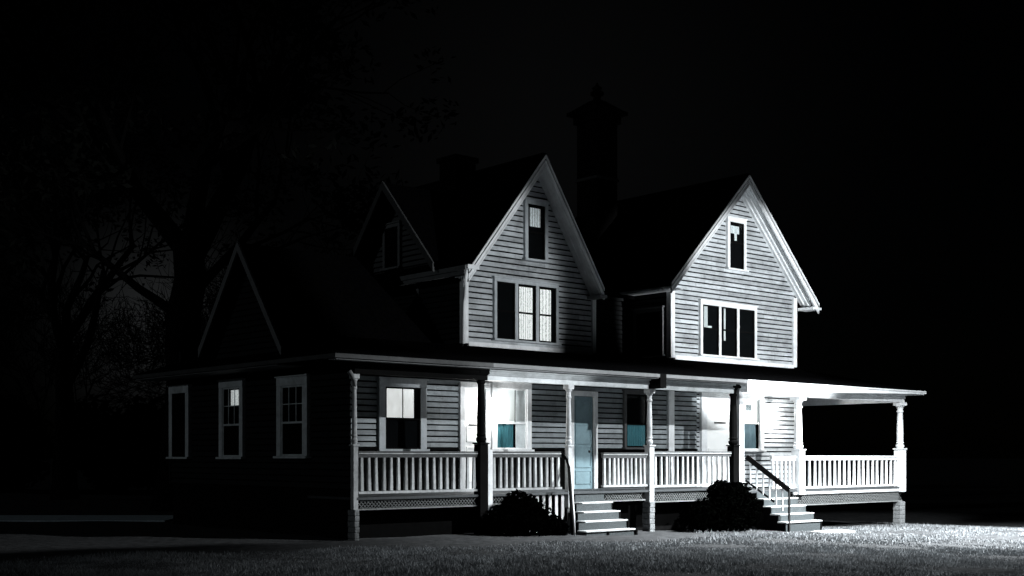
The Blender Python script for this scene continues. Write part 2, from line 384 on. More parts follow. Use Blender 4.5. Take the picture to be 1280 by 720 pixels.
# cross gable on the left of the upper floor
def side_gable(uw, ur, ur2, vc, zp, near, far, m, mrake, base, ridge=None):
    """gable wall facing left at uw, roof from ur (overhang) back to ur2; near/far = (v, z) of the rake feet"""
    def rz(v):
        a = near if v < vc else far
        return zp + (a[1] - zp) * abs(v - vc) / abs(a[0] - vc)
    nv, fv = near[0] + .12, far[0] - .12
    siding(sd(uw), [(nv, base), (fv, base), (fv, max(base + .02, rz(fv) - .16)), (vc, zp - .16), (nv, max(base + .02, rz(nv) - .16))], M[m])
    b = MB()
    for a in (near, far):
        rb = ridge or ur2
        q = [(ur, a[0], a[1]), (ur2, a[0], a[1]), (rb, vc + (.001 if a is far else -.001), zp), (ur, vc + (.001 if a is far else -.001), zp)]
        b.slab(q, .1)
    b.build('roof', M['roof'], house)
    for a in (near, far):
        b = MB()
        b.hexa([(ur - .03, a[0], a[1] - .2), (ur - .03, vc, zp - .2), (ur - .03, vc, zp + .02), (ur - .03, a[0], a[1] + .02),
                (ur + .02, a[0], a[1] - .2), (ur + .02, vc, zp - .2), (ur + .02, vc, zp + .02), (ur + .02, a[0], a[1] + .02)])
        b.build('rake_board', M[mrake], house)
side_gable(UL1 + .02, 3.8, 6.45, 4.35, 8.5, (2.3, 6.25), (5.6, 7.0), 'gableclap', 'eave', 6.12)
side_gable(0.02, -.35, 4.1, 4.1, 6.5, (2.2, 4.0), (5.95, 4.2), 'sideclap', 'rake', 3.95, ridge=2.8)
MB().slab([(4.101, 2.2, 4.0), (4.101, 5.95, 4.2), (2.802, 4.1, 6.5), (2.801, 4.099, 6.5)], .1).build('roof', M['roof'], house)

# --- porch roof, apron roof of the left wing
ZE, VE, UE0, UE1 = 3.74, -.42, -.72, 20.95
b = MB()
b.slab([(UE0, VE, ZE), (UE1, VE, ZE), (17.4, V1 + .2, 4.40), (.9, V1 + .2, 4.32)], .05)
b.slab([(UE0, VE + .003, ZE), (.9, V1 + .2, 4.32), (.9, 7.2, 4.32), (UE0, 8.7, ZE)], .05)
b.slab([(UE1, VE + .003, ZE), (17.4, V1 + .2, 4.40), (17.4, 5.5, 4.40), (UE1, 6.5, ZE)], .05)
b.slab([(.902, V1 + .202, 4.32), (17.398, V1 + .202, 4.395), (17.398, 8.6, 4.395), (.902, 8.6, 4.32)], .05)
b.build('porch_roof', M['roof'], house)
MB().box(UE0 - .0, 3.3, VE - .04, VE, ZE - .115, ZE - .03).build('eave_board', M['eave'], house)
MB().box(3.3, 12.1, VE - .04, VE, ZE - .115, ZE - .03).build('eave_board', M['rake'], house)
MB().hexa([(12.1, VE - .04, 3.40), (UE1, VE - .04, 3.63), (UE1, VE, 3.63), (12.1, VE, 3.40), (12.1, VE - .04, ZE - .03), (UE1, VE - .04, ZE - .03), (UE1, VE, ZE - .03), (12.1, VE, ZE - .03)]).build('eave_board', M['trim'], house)  # board deepened to a lit wedge that stands in for the soffit's light
MB().box(12.1, UE1, VE - .065, VE - .042, ZE - .07, ZE - .03).build('gutter', M['trim'], house)
MB().box(8.67, 8.89, VE - .05, .06, 3.37, ZE - .02).build('eave_break_block', M['darktrim'], house)  # black block added as the dark break above the post
MB().box(UE0 - .04, UE0, VE - .04, 8.7, ZE - .115, ZE - .03).build('eave_board', M['eave'], house)
MB().box(UE1, UE1 + .04, VE - .04, 6.5, ZE - .115, ZE - .03).build('eave_board', M['trim'], house)
MB().box(UE0 + .01, 12.1, VE + .004, -.14, ZE - .145, ZE - .12).build('soffit', M['rake'], house)
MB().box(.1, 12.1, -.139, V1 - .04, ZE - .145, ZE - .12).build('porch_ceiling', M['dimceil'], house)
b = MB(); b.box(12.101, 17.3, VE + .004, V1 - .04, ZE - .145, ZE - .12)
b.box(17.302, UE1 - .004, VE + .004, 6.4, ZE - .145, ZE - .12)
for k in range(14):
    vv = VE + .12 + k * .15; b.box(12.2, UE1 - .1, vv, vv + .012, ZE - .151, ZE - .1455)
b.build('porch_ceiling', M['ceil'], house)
MB().box(UE0 + .01, -.05, V1, 8.6, ZE - .145, ZE - .12).build('soffit', M['rake'], house)
# beams over the posts, stepped mouldings
def beam(u0, u1, m, v=0.0):
    b = MB()
    b.box(u0, u1, v - .10, v + .08, 3.36, 3.47).box(u0, u1, v - .13, v + .08, 3.472, 3.51).box(u0, u1, v - .115, v + .08, 3.512, 3.56).box(u0, u1, v - .17, v + .08, 3.562, 3.592)
    b.build('porch_beam', M[m], house)
beam(-.06, 3.42, 'darktrim'); beam(3.44, 8.66, 'beam'); beam(8.90, 11.98, 'beam'); beam(12.2, 20.35, 'trim')  # first beam blackened: the unlit left bay is put into its colour
b = MB(); b.box(20.18, 20.33, .1, 6.2, 3.36, 3.59); b.build('porch_beam', M['trim'], house)

# --- deck
DA, DB = .86, .75
MB().box(.02, 12.06, -.06, V1, DA - .05, DA).build('deck', M['deck'], house)
b = MB(); b.box(12.062, 20.4, -.06, V1, DB - .05, DB).box(UR2 + .25, 20.4, V1, 6.2, DB - .05, DB); b.build('deck', M['deck'], house)
MB().box(0.1, 12.0, .5, .56, -.2, .5).build('under_deck_shade', M['gap'], house)  # black sheet standing in for the shade under the deck
def deck_skirt(u0, u1, zt, h, v=-.0):
    b = MB(); b.box(u0, u1, v + .01, v + .05, zt - h, zt); b.mi = 1
    sp, w = .085, .016
    n = int((u1 - u0) / sp)
    for k in range(n):
        x = u0 + .02 + k * sp
        for s_ in (1, -1):
            xa, xb = (x, x + h * .9) if s_ > 0 else (x + h * .9, x)
            if max(xa, xb) > u1 - .02: continue
            o = -.004 if s_ > 0 else -.012
            b.hexa([(xa, v + o, zt - h + .01), (xa + w, v + o, zt - h + .01), (xb + w, v + o, zt - .01), (xb, v + o, zt - .01),
                    (xa, v + .008, zt - h + .01), (xa + w, v + .008, zt - h + .01), (xb + w, v + .008, zt - .01), (xb, v + .008, zt - .01)])
    b.mi = 2
    b.box(u0, u1, v - .03, v + .008, zt - .002, zt + .045).box(u0, u1, v - .02, v + .008, zt - h - .03, zt - h + .002)
    b.build('deck_skirt', [M['gap'], M['skirt'], M['skirt']], house)
deck_skirt(.02, 3.25, .80, .17); deck_skirt(3.62, 4.7, .80, .15); deck_skirt(7.16, 8.62, .80, .17); deck_skirt(8.9, 12.0, .79, .22); deck_skirt(14.7, 20.35, .60, .27)
MB().box(14.7, 20.4, -.05, .0, .62, .70).build('deck_edge', M['trim'], house)

# --- posts and piers
def post(u, z0, rail, m, ped=.22, r=.085, top=3.36, v=0.0):
    b = MB(); b.box(u - ped / 2, u + ped / 2, v - ped / 2, v + ped / 2, z0, rail + .10)
    q = ped / 2 + .025; b.box(u - q, u + q, v - q, v + q, rail + .102, rail + .135)
    zr = rail + .136
    b.lathe(u, v, [(zr, r * .9), (zr + .04, r * 1.25), (zr + .09, r * 1.3), (zr + .13, r * .95), (zr + .17, r * 1.18), (zr + .20, r), (zr + .5, r * 1.04), (top - .32, r * .80), (top - .30, r * 1.05), (top - .26, r * 1.05), (top - .24, r * .85), (top - .16, r * .9), (top - .13, r * 1.25), (top - .1, r * 1.3)])
    q = r * 1.5; b.box(u - q, u + q, v - q, v + q, top - .10, top)
    return b.build('porch_post', M[m], house)
post(0.0, .62, 1.80, 'balust', .11, .05)
post(3.33, -.03, 1.86, 'darktrim', .22, .09, 3.6)  # near-black colour makes this post a backlit silhouette
post(6.0, .5, 1.82, 'balust', .12, .06)
post(8.79, .56, 1.84, 'balust', .17, .065)
post(12.08, -.1, 1.86, 'darktrim', .22, .10, 3.6)  # second silhouette post, its darkness likewise in the colour
post(14.98, .62, 1.76, 'trim', .27, .11)
post(20.25, .60, 1.80, 'trim', .26, .10)
MB().box(12.22, 12.42, -.10, .08, .76, 3.36).build('porch_post', M['trim'], house)      # white half post added as the lit right face of the dark one
MB().box(3.47, 3.60, -.08, .06, .62, 1.84).build('porch_post', M['trim'], house)
# scroll bracket at the left post
b = MB(); b.tube([(0, -.02, 3.08), (-.03, -.04, 3.22), (-.1, -.05, 3.33), (-.16, -.05, 3.4)], [.03, .035, .045, .05]); b.build('bracket', M['rake'], house, smooth=True)
for u, w, zt in ((0.0, .11, .62), (3.56, .24, .62), (8.79, .18, .56), (14.95, .5, .30), (20.25, .27, .30)):
    g = float(gz(*H(u, 0, 0).xy)) - .08
    b = MB(); n = 6
    for k in range(n):
        a, c = g + (zt - g) * k / n, g + (zt - g) * (k + 1) / n - .006
        j = random.uniform(-.008, .008); b.box(u - w / 2 + j, u + w / 2 + j, -.1, .16, a, c)
    b.build('pier', M['pier'], house, bevel=.012)
# slats closing the space under the deck beside the left steps
for k in range(7):
    u = 4.75 + k * .2; MB().box(u, u + .085, -.02, .008, float(gz(*H(u, 0, 0).xy)) - .03, .80).build('under_deck_slat', M['balust'], house)

# --- railings
def railing(u0, u1, zb, zt, n, m='balust', cap='railcap', v=0.0):
    b = MB(); b.box(u0, u1, v - .05, v + .05, zt - .03, zt)
    b.box(u0, u1, v - .03, v + .03, zt - .13, zt - .032)
    r = b.build('railing', M[cap], house)
    MB().box(u0, u1, v - .052, v + .03, zt - .058, zt - .038).build('rail_moulding', M[m], r)
    MB().box(u0, u1, v - .04, v + .04, zb, zb + .05).build('bottom_rail', M[m], r)
    for k in range(n):
        u = u0 + (u1 - u0) * (k + .5) / n + random.uniform(-.012, .012)
        w = .034; zc = zb + .06; ze = zt - .131; t = random.uniform(-.008, .008)
        c = MB()
        c.hexa([(u - w, v - .03, zc), (u + w, v - .03, zc), (u + w, v + .03, zc), (u - w, v + .03, zc),
                (u - w * .72 + t, v - .022, ze), (u + w * .72 + t, v - .022, ze), (u + w * .72 + t, v + .022, ze), (u - w * .72 + t, v + .022, ze)])
        c.build('baluster', M[m], r)
    return r
railing(.08, 3.21, .93, 1.80, 17)
railing(3.61, 5.75, .93, 1.80, 12)
railing(7.12, 8.68, .95, 1.78, 10)
railing(8.9, 11.96, .92, 1.82, 15)
railing(15.14, 20.09, .78, 1.71, 20, 'trim', 'trim')
railing(13.72, 14.82, .80, 1.70, 6, 'trim', 'trim')

# --- steps
def steps(u0s, u1, z0, n, gtop, run, name='staircase', ext=0):
    root = empty(name, (0, 0, 0), 0, house)
    rise = (z0 - gtop) / (n + 1)
    for k in range(n):
        z = z0 - rise * (k + 1); v1 = -.06 - run * k; v0 = v1 - run - .03
        u0 = u0s[k]; ur = u1 + ext * k
        MB().box(u0, ur, v0, v1, z - .035, z).build('tread', M['tread'], root, bevel=.008)
        MB().box(u0 + .03, ur - .03, v1 - .03, v1, z + .002, z + rise - .038).build('riser', M['riser'], root)
    z = z0 - rise * n
    MB().box(u0s[-1] + .03, u1 + ext * (n - 1) - .03, -.06 - run * n, -.03 - run * n, gtop - .1, z - .037).build('riser', M['riser'], root)
    for uu in (u1 - .06, max(u0s) + .02):
        b = MB()
        for k in range(n):
            z = z0 - rise * (k + 1); v1 = -.09 - run * k
            b.box(uu, uu + .04, v1 - run + .001, v1 + .0, gtop - .1, z - .04)
        b.build('stringer', M['gap'], root)
    return root
st1 = steps([6.1, 5.88, 5.66, 5.42], 7.12, DA - .04, 4, -.18, .27, 'staircase', ext=-.03)
st2 = steps([12.95, 12.93, 12.9, 12.87], 14.5, DB - .0, 4, -.24, .26, 'staircase')
# curved handrail and newel of the left steps
b = MB(); b.tube([(5.72, -.02, 1.80), (5.84, -.10, 1.62), (5.80, -.22, 1.42), (5.55, -.5, 1.12), (5.33, -.75, .80), (5.17, -.95, .45), (5.07, -1.08, -.05)], .035, 8)
b.build('handrail', M['darktrim'], st1, smooth=True)
b = MB(); b.tube([(5.86, -.16, 1.50), (5.82, -.27, 1.30), (5.58, -.55, 1.02), (5.36, -.80, .70), (5.20, -1.0, .35), (5.09, -1.13, -.06)], .022, 8)
b.build('handrail', M['trim'], st1, smooth=True)
# sloping rail of the right steps
p0, p1 = Vector((12.52, -.10, 1.68)), Vector((13.0, -1.12, .80))
MB().bar(p0, p1, .07, .13).build('handrail', M['darktrim'], st2)
q0, q1 = Vector((12.5, -.08, 1.05)), Vector((12.86, -.75, .48))
MB().bar(q0, q1, .04, .05).build('bottom_rail', M['darktrim'], st2)
for k in range(6):
    t = (k + .6) / 6.6; p = p0.lerp(p1, t); q = Vector((p.x, p.y, max(-.1, 1.02 - .9 * t)))
    MB().bar((p.x, p.y, q.z), (p.x, p.y, p.z - .04), .035, .035, (1, 0, 0)).build('baluster', M['trim'], st2)
MB().box(12.985, 13.03, -1.145, -1.10, -.3, .80).build('newel_post', M['iron'], st2)

# --- windows
def window(f, a0, a1, z0, z1, cas=.11, m='trim', rail=None, panes='dark', mun=(0, 0), muntop=True, sill=.05, sashes=1, contents=None, label=None, head=.0, out=.10, sashm=None):
    sashm = sashm or m
    b = MB(f)
    b.box(a0, a0 + cas, .004, out, z0, z1 - cas - .002).box(a1 - cas, a1, .004, out, z0, z1 - cas - .002).box(a0, a1, .004, out + .004, z1 - cas, z1)
    b.box(a0 - .03, a1 + .03, .004, out + .03, z1 + .002, z1 + .035)
    w = b.build('window', M[m], house, label=label)
    if sill: MB(f).box(a0 - .04, a1 + .04, .004, out + .06, z0 - sill, z0 - .003).build('sill', M[m], w)
    i0, i1 = a0 + cas, a1 - cas; zt = z1 - cas
    n = sashes; mull = .10
    sw = (i1 - i0 - mull * (n - 1)) / n
    for k in range(n):
        s0 = i0 + k * (sw + mull); s1 = s0 + sw
        if k < n - 1: MB(f).box(s1, s1 + mull, .004, out - .004, z0, zt - .003).build('mullion', M[m], w)
        zm = rail if rail else (z0 + zt) / 2
        s = MB(f); t = .04
        s.box(s0, s0 + t, .062, .08, z0, zt - .003).box(s1 - t, s1, .062, .08, z0, zt - .003).box(s0 + t, s1 - t, .062, .08, zt - t, zt - .003).box(s0 + t, s1 - t, .062, .08, z0, z0 + t).box(s0 + t, s1 - t, .060, .083, zm - .022, zm + .022)
        nx, nz = mun
        for q in range(nx):
            x = s0 + (s1 - s0) * (q + 1) / (nx + 1); s.box(x - .01, x + .01, .062, .076, zm + .022, zt - t)
        for q in range(nz):
            z = zm + (zt - zm) * (q + 1) / (nz + 1); s.box(s0 + t, s1 - t, .063, .075, z - .01, z + .01)
        s.build('sash', M[sashm], w)
        MB(f).box(s0, s1, .0045, .040, z0, zt - .003).build('room_dark', M['dark'], w)
        MB(f).face([(s0 + t, .066, z0), (s1 - t, .066, z0), (s1 - t, .066, zt), (s0 + t, .066, zt)]).build('pane', M['glass'], w)
    for (c0, c1, d0, d1, cm, nm, folds) in (contents or []):
        if folds:
            b = MB(f); k = 40
            for i in range(k):
                x, y = c0 + (c1 - c0) * i / k, c0 + (c1 - c0) * (i + 1) / k
                o0, o1 = .050 + .006 * math.sin(i * 1.7), .050 + .006 * math.sin((i + 1) * 1.7)
                b.face([(x, o0, d0), (y, o1, d0), (y, o1, d1), (x, o0, d1)])
            b.build(nm, M[cm], w, fix=False)
        else:
            MB(f).box(c0, c1, .042, .055, d0, d1).build(nm, M[cm], w)
    return w
# left side wall, three tall sash windows
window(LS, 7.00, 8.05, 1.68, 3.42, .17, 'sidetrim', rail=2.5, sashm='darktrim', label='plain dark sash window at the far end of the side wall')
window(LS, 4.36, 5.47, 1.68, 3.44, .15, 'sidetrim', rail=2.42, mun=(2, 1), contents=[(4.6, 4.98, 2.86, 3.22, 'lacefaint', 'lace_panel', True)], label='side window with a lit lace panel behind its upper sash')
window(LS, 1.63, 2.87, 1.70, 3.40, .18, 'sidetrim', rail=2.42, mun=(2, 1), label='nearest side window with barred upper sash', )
# porch wall
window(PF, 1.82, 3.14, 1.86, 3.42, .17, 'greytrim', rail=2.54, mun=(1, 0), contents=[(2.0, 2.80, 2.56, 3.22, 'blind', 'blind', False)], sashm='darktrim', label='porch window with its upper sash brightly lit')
window(PF, 5.11, 6.38, 1.86, 3.48, .14, 'trim', rail=2.50, contents=[(5.25, 5.86, 2.52, 3.34, 'whitedoor', 'blind', False), (5.27, 5.82, 1.87, 2.49, 'teal', 'curtain', True), (5.90, 6.24, 1.86, 3.34, 'trim', 'shutter', False)], sashm='trim', label='porch window beside the left lamp, white blind above teal curtain')
window(PF, 9.70, 10.66, 1.93, 3.42, .08, 'eave', rail=2.55, contents=[(9.80, 10.56, 1.94, 2.53, 'teal', 'curtain', True)], sashm='darktrim', label='porch window with a teal curtain in the shade')
window(PF, 14.47, 15.66, 1.88, 3.55, .17, 'trim', rail=2.66, contents=[(14.64, 15.48, 2.70, 3.38, 'whitedoor', 'blind', False), (14.70, 15.34, 1.90, 2.62, 'slate', 'curtain', True), (14.86, 15.12, 3.02, 3.2, 'slate', 'blind_pull', False)], sashm='trim', label='porch window beside the right lamp, grey curtain below white blind')
# gable windows
w = window(PF, 5.18, 7.30, 4.52, 5.98, .08, 'greytrim', sashes=3, rail=5.20, sashm='darktrim', contents=[(5.98, 6.46, 4.56, 5.84, 'lacebright', 'lace_curtain', True), (6.68, 7.08, 4.56, 5.84, 'lacebright', 'lace_curtain', True)], label='triple gable window with two lit lace curtains')
window(PF, 6.17, 6.94, 6.55, 8.0, .10, 'greytrim', rail=7.22, sashm='darktrim', contents=[(6.36, 6.72, 7.36, 7.82, 'lacedim', 'lace_curtain', True)], label='narrow attic window with a dim lace curtain')
window(PF, 12.78, 15.33, 4.56, 6.06, .10, 'trim', sashes=3, rail=5.30, sashm='darktrim', contents=[(12.98, 13.14, 5.32, 5.94, 'curtain', 'curtain', True), (13.14, 13.32, 5.32, 5.38, 'curtain', 'curtain', False), (13.86, 13.93, 5.0, 5.94, 'curtain', 'curtain', False)], label='triple dark window of the right gable')  # the curtain strips stand in for pale reflections in the panes
window(PF, 13.98, 14.84, 7.1, 8.55, .11, 'trim', rail=7.85, sashm='darktrim', contents=[(14.12, 14.56, 8.12, 8.34, 'lacedim', 'curtain', True), (14.34, 14.44, 7.92, 8.12, 'lacedim', 'curtain', False)], label='narrow attic window with a ragged curtain top')
window(sd(UL1 + .02), 4.25, 4.98, 6.45, 7.55, .09, 'rake', rail=7.0, sashm='darktrim', label='small dark window in the cross gable')
window(sd(UL2), 2.0, 3.1, 4.5, 5.8, .1, 'rake', rail=5.2, sashm='darktrim')

# --- doors
def door(a0, a1, z0, z1, m, mc, panels, cas=.13, knob=None, slot=None, label=None):
    f = PF; b = MB(f)
    b.box(a0, a0 + cas, .004, .09, z0, z1 - cas - .002).box(a1 - cas, a1, .004, .09, z0, z1 - cas - .002).box(a0, a1, .004, .095, z1 - cas, z1)
    w = b.build('door', M[mc], house, label=label)
    i0, i1 = a0 + cas + .02, a1 - cas - .02
    b = MB(f); b.box(i0, i1, .004, .046, z0, z1 - cas - .01)
    for (p0, p1) in panels:
        b.box(i0 + .1, i1 - .1, .046, .053, p0, p1)
        for q in (p0, p1): b.box(i0 + .06, i1 - .06, .046, .064, q - .015, q + .015)
        b.box(i0 + .06, i0 + .09, .046, .064, p0 + .016, p1 - .016).box(i1 - .09, i1 - .06, .046, .064, p0 + .016, p1 - .016)
    b.build('door_leaf', M[m], w)
    if knob: MB(f).box(knob[0] - .03, knob[0] + .03, .037, .1, knob[1] - .03, knob[1] + .03).build('handle', M['iron'], w, bevel=.02)
    if slot: MB(f).box(slot[0], slot[1], .054, .075, slot[2], slot[3]).build('letter_slot', M['iron'], w)
    return w
door(4.14, 5.06, DA, 3.44, 'whitedoor', 'trim', [(1.1, 1.9), (2.05, 2.38)], slot=(4.42, 4.76, 2.42, 2.45), label='white front door left of the dark post')
door(7.72, 8.70, DA, 3.36, 'bluedoor', 'trim', [(1.0, 1.32), (1.42, 1.94), (2.02, 2.5), (2.62, 3.1)], cas=.13, knob=(8.42, 1.82), label='blue-grey panelled front door at the head of the left steps')
door(12.84, 14.40, DB, 3.60, 'whitedoor', 'trim', [(1.0, 1.9)], cas=.24, slot=(13.42, 13.92, 2.62, 2.67), label='wide white front door of the right half')

# --- chimneys, gutter and downpipe
b = MB(); cu, cv = 12.0, 5.0
b.box(cu - .42, cu + .42, cv - .42, cv + .42, 7.5, 11.55)
b.box(cu - .5, cu + .5, cv - .5, cv + .5, 11.5, 11.75).box(cu - .64, cu + .64, cv - .64, cv + .64, 11.751, 11.86)
b.hexa([(cu - .6, cv - .6, 11.862), (cu + .6, cv - .6, 11.862), (cu + .6, cv + .6, 11.862), (cu - .6, cv + .6, 11.862), (cu - .16, cv - .16, 12.2), (cu + .16, cv - .16, 12.2), (cu + .16, cv + .16, 12.2), (cu - .16, cv + .16, 12.2)])
ch = b.build('chimney', M['brick'], house)
MB().lathe(cu, cv, [(12.2, .13), (12.32, .1), (12.38, .2), (12.45, .2), (12.5, .11), (12.58, .16), (12.66, .05), (12.74, .02)]).build('chimney_pot', M['brick'], ch)
MB().box(cu - .455, cu + .455, cv - .455, cv + .455, 9.80, 9.88).build('stone_band', M['stone'], ch)
b = MB(); cu, cv = 6.5, 4.75
b.box(cu - .34, cu + .34, cv - .34, cv + .34, 8.4, 9.45).box(cu - .40, cu + .40, cv - .40, cv + .40, 9.451, 9.58)
b.build('chimney', M['brick'], house)
MB().box(3.93, 4.03, 1.28, 3.9, 6.0, 6.11).build('gutter', M['rake'], house)
b = MB()
b.box(3.96, 4.30, 1.22, 1.279, 6.02, 6.12)
b.build('gutter_end', M['trim'], house)
b = MB(); b.tube([(4.02, 1.34, 6.0), (4.0, 1.34, 5.82), (4.06, 1.42, 5.62), (4.2, 1.62, 5.44), (4.24, 1.7, 5.3), (4.24, 1.72, 4.34)], .04, 8)
b.tube([(4.2, 1.40, 6.0), (4.14, 1.42, 5.85), (4.16, 1.55, 5.6), (4.22, 1.68, 5.42)], .03, 8)
b.build('downpipe', M['trim'], house, smooth=True)

# --- wall lamps by the doors
def wall_lamp(u, z, label, power):
    r = empty('wall_lamp', H(u, V1, z), YAW); tag(r, label, 'lamp', 'lit lamps on the porch wall')
    MB().box(-.06, .06, -.085, -.036, -.1, .1).build('backplate', M['trim'], r)
    b = MB(); b.tube([(0, -.08, .0), (0, -.14, .06), (0, -.2, .05)], .015, 8); b.build('arm', M['trim'], r, smooth=True)
    MB().lathe(0, -.2, [(-.13, .03), (-.12, .07), (-.07, .105), (0, .11), (.04, .09), (.06, .05)], 16).build('globe', M['lamp'], r, smooth=True)
    l = bpy.data.lights.new('lamp_bulb', 'POINT'); l.energy = power; l.shadow_soft_size = .1; l.color = (1, .99, .97)
    o = bpy.data.objects.new('lamp_bulb', l); C.objects.link(o); o.parent = r; o.location = (0, -.24, -.24)
wall_lamp(5.09, 3.0, 'lit globe lamp on the porch wall between the left white door and window', 85)
wall_lamp(16.0, 3.15, 'lit globe lamp on the porch wall at the right end of the house', 210)

# ------------------------------------------------------------------ ground and lawn
xs = np.unique(np.concatenate([np.linspace(-600, -40, 15), np.linspace(-40, 40, 161), np.linspace(40, 600, 15)]))
ys = np.unique(np.concatenate([np.linspace(-60, 8, 12), np.linspace(8, 60, 131), np.linspace(60, 1200, 18)]))
X, Y = np.meshgrid(xs, ys); Z = gz(X, Y)
Z = Z + .02 * np.sin(X * 1.9) * np.cos(Y * 1.3) * (np.abs(X) < 40)
nx, ny = len(xs), len(ys)
me = bpy.data.meshes.new('ground')
me.from_pydata(np.stack([X.ravel(), Y.ravel(), Z.ravel()], 1).tolist(), [], [(j * nx + i, j * nx + i + 1, (j + 1) * nx + i + 1, (j + 1) * nx + i) for j in range(ny - 1) for i in range(nx - 1)])
me.materials.append(M['soil']); me.polygons.foreach_set('use_smooth', [True] * len(me.polygons))
g = bpy.data.objects.new('ground', me); C.objects.link(g); tag(g, kind='structure')
# drive
b = MB()
for k in range(13):
    x0 = -48 + k * 3.0; b.box(x0, x0 + 2.985, 32.2, 35.0, -.03, .03)
o = b.build('driveway', M['path']); tag(o, kind='structure')
# grass blades
def blades(n, ymin, ymax):
    y = np.sqrt(rng.uniform(ymin ** 2, ymax ** 2, n)); x = rng.uniform(-.44, .44, n) * y
    u, v = to_uv(x, y)
    keep = ~((u > -.1) & (u < 20.6) & (v > .0)) & ~((v > -1.25) & (v < .1) & (((u > 5.2) & (u < 7.4)) | ((u > 12.8) & (u < 14.6))))
    keep &= ~((x < -11.8) & (y > 32) & (y < 35.2))
    lim = 23.6 + np.where(x < 0, .39, .85) * x + .35 * np.sin(x * 1.7) + rng.normal(0, .22, n)
    keep &= (y < lim) | (x > 4.5)  # blades left out so the ground before the house reads unlit
    dens = .5 + .5 * np.sin(x * 1.3 + np.sin(y * .9) * 2) * np.sin(y * 1.1 + x * .4)
    keep &= rng.uniform(0, 1, n) < .55 + .45 * dens
    return x[keep], y[keep]
bx1, by1 = blades(260000, 16.5, 25); bx2, by2 = blades(170000, 25, 40)
x = np.concatenate([bx1, bx2]); y = np.concatenate([by1, by2]); n = len(x)
z = gz(x, y) - .01
clump = .75 + .35 * np.sin(x * .9 + 2 * np.sin(y * .7)) * np.sin(y * 1.7 + .5 * x)
h = rng.uniform(.035, .085, n) * clump * np.where(rng.uniform(0, 1, n) < .02, 1.7, 1); w = rng.uniform(.006, .012, n); a = rng.uniform(0, math.pi, n)
lx, ly = rng.normal(0, .35, n) * h, rng.normal(0, .35, n) * h
dx, dy = np.cos(a) * w, np.sin(a) * w
V = np.empty((n, 3, 3)); V[:, 0] = np.stack([x - dx, y - dy, z], 1); V[:, 1] = np.stack([x + dx, y + dy, z], 1); V[:, 2] = np.stack([x + lx, y + ly, z + h], 1)
me = bpy.data.meshes.new('grass'); me.vertices.add(n * 3); me.vertices.foreach_set('co', V.ravel())
me.loops.add(n * 3); me.loops.foreach_set('vertex_index', np.arange(n * 3)); me.polygons.add(n); me.polygons.foreach_set('loop_start', np.arange(0, n * 3, 3)); me.polygons.foreach_set('loop_total', np.full(n, 3))
me.materials.append(M['grass']); me.update(calc_edges=True)
g = bpy.data.objects.new('grass', me); C.objects.link(g); tag(g, 'short pale lawn grass in front of the porch', 'grass', kind='stuff')
# stone slab at the foot of the right steps
p = H(14.0, -1.75, 0); b = MB(); pr_ = [(-.75, -.3), (-.5, -.42), (.2, -.45), (.7, -.3), (.8, .05), (.55, .34), (-.1, .4), (-.65, .25)]
n0 = len(b.v); b.v += [(x_, y_, -.06) for x_, y_ in pr_] + [(x_ * .97, y_ * .97, .045) for x_, y_ in pr_]
k = len(pr_); b.f += [tuple(range(k, 2 * k))] + [(i, (i + 1) % k, k + (i + 1) % k, k + i) for i in range(k)]; b.m += [0] * (k + 1)
o = b.build('stepping_stone', M['slab'], bevel=.01); o.location = (p.x, p.y, float(gz(p.x, p.y))); o.rotation_euler = (0, 0, YAW)
tag(o, 'flat pale stone slab lying in the grass at the foot of the right steps', 'stepping stone')

# ------------------------------------------------------------------ shrubs
def leaf_cloud(b, centers, n, size, squash=.9):
    for i in range(n):
        c, r = centers[random.randrange(len(centers))]
        d = Vector((random.gauss(0, 1), random.gauss(0, 1), random.gauss(0, 1))).normalized() * r * (random.random() ** .45)
        p = Vector(c) + Vector((d.x, d.y, d.z * squash))
        t = Vector((random.gauss(0, 1), random.gauss(0, 1), random.gauss(0, .7))).normalized(); s_ = t.orthogonal().normalized(); s_ = Matrix.Rotation(random.uniform(0, 6.3), 3, t) @ s_
        q = size * random.uniform(.6, 1.4)
        b.face([tuple(p - t * q), tuple(p + s_ * q * .4), tuple(p + t * q), tuple(p - s_ * q * .4)])
def shrub(u, v, lobes, label, n=7500):
    p = H(u, v, 0); r = empty('shrub', (p.x, p.y, float(gz(p.x, p.y))), YAW); tag(r, label, 'shrub', 'dark shrubs in front of the porch')
    b = MB(); leaf_cloud(b, lobes, n, .055)
    # dense inner twig mass so that the shrub is not see-through
    b.build('foliage', M['leafdark'], r, fix=False)
    b = MB()
    for c, rr in lobes:
        for k in range(14):
            a = random.uniform(0, 6.28); e = Vector(c) + Vector((math.cos(a), math.sin(a), random.uniform(-.3, .8))) * rr * .75
            b.tube([(random.uniform(-.08, .08), random.uniform(-.08, .08), -.05), tuple(Vector(c) * .55 + Vector((0, 0, .05))), tuple(e)], [.03, .02, .006], 5)
    b.build('stem', M['twig'], r)
shrub(4.05, -.55, [((-.1, 0, .42), .55), ((.35, 0, .32), .5), ((-.1, 0, .62), .42), ((.85, -.05, .10), .36), ((-.55, 0, .25), .45)], 'round dark shrub beside the left steps')
shrub(10.75, -.6, [((0, 0, .5), .6), ((.45, 0, .8), .5), ((-.6, 0, .35), .5), ((.95, 0, .55), .5), ((.2, 0, .2), .65), ((.1, 0, .98), .38), ((.75, 0, .95), .36)], 'tall dark shrub left of the right steps', 12000)

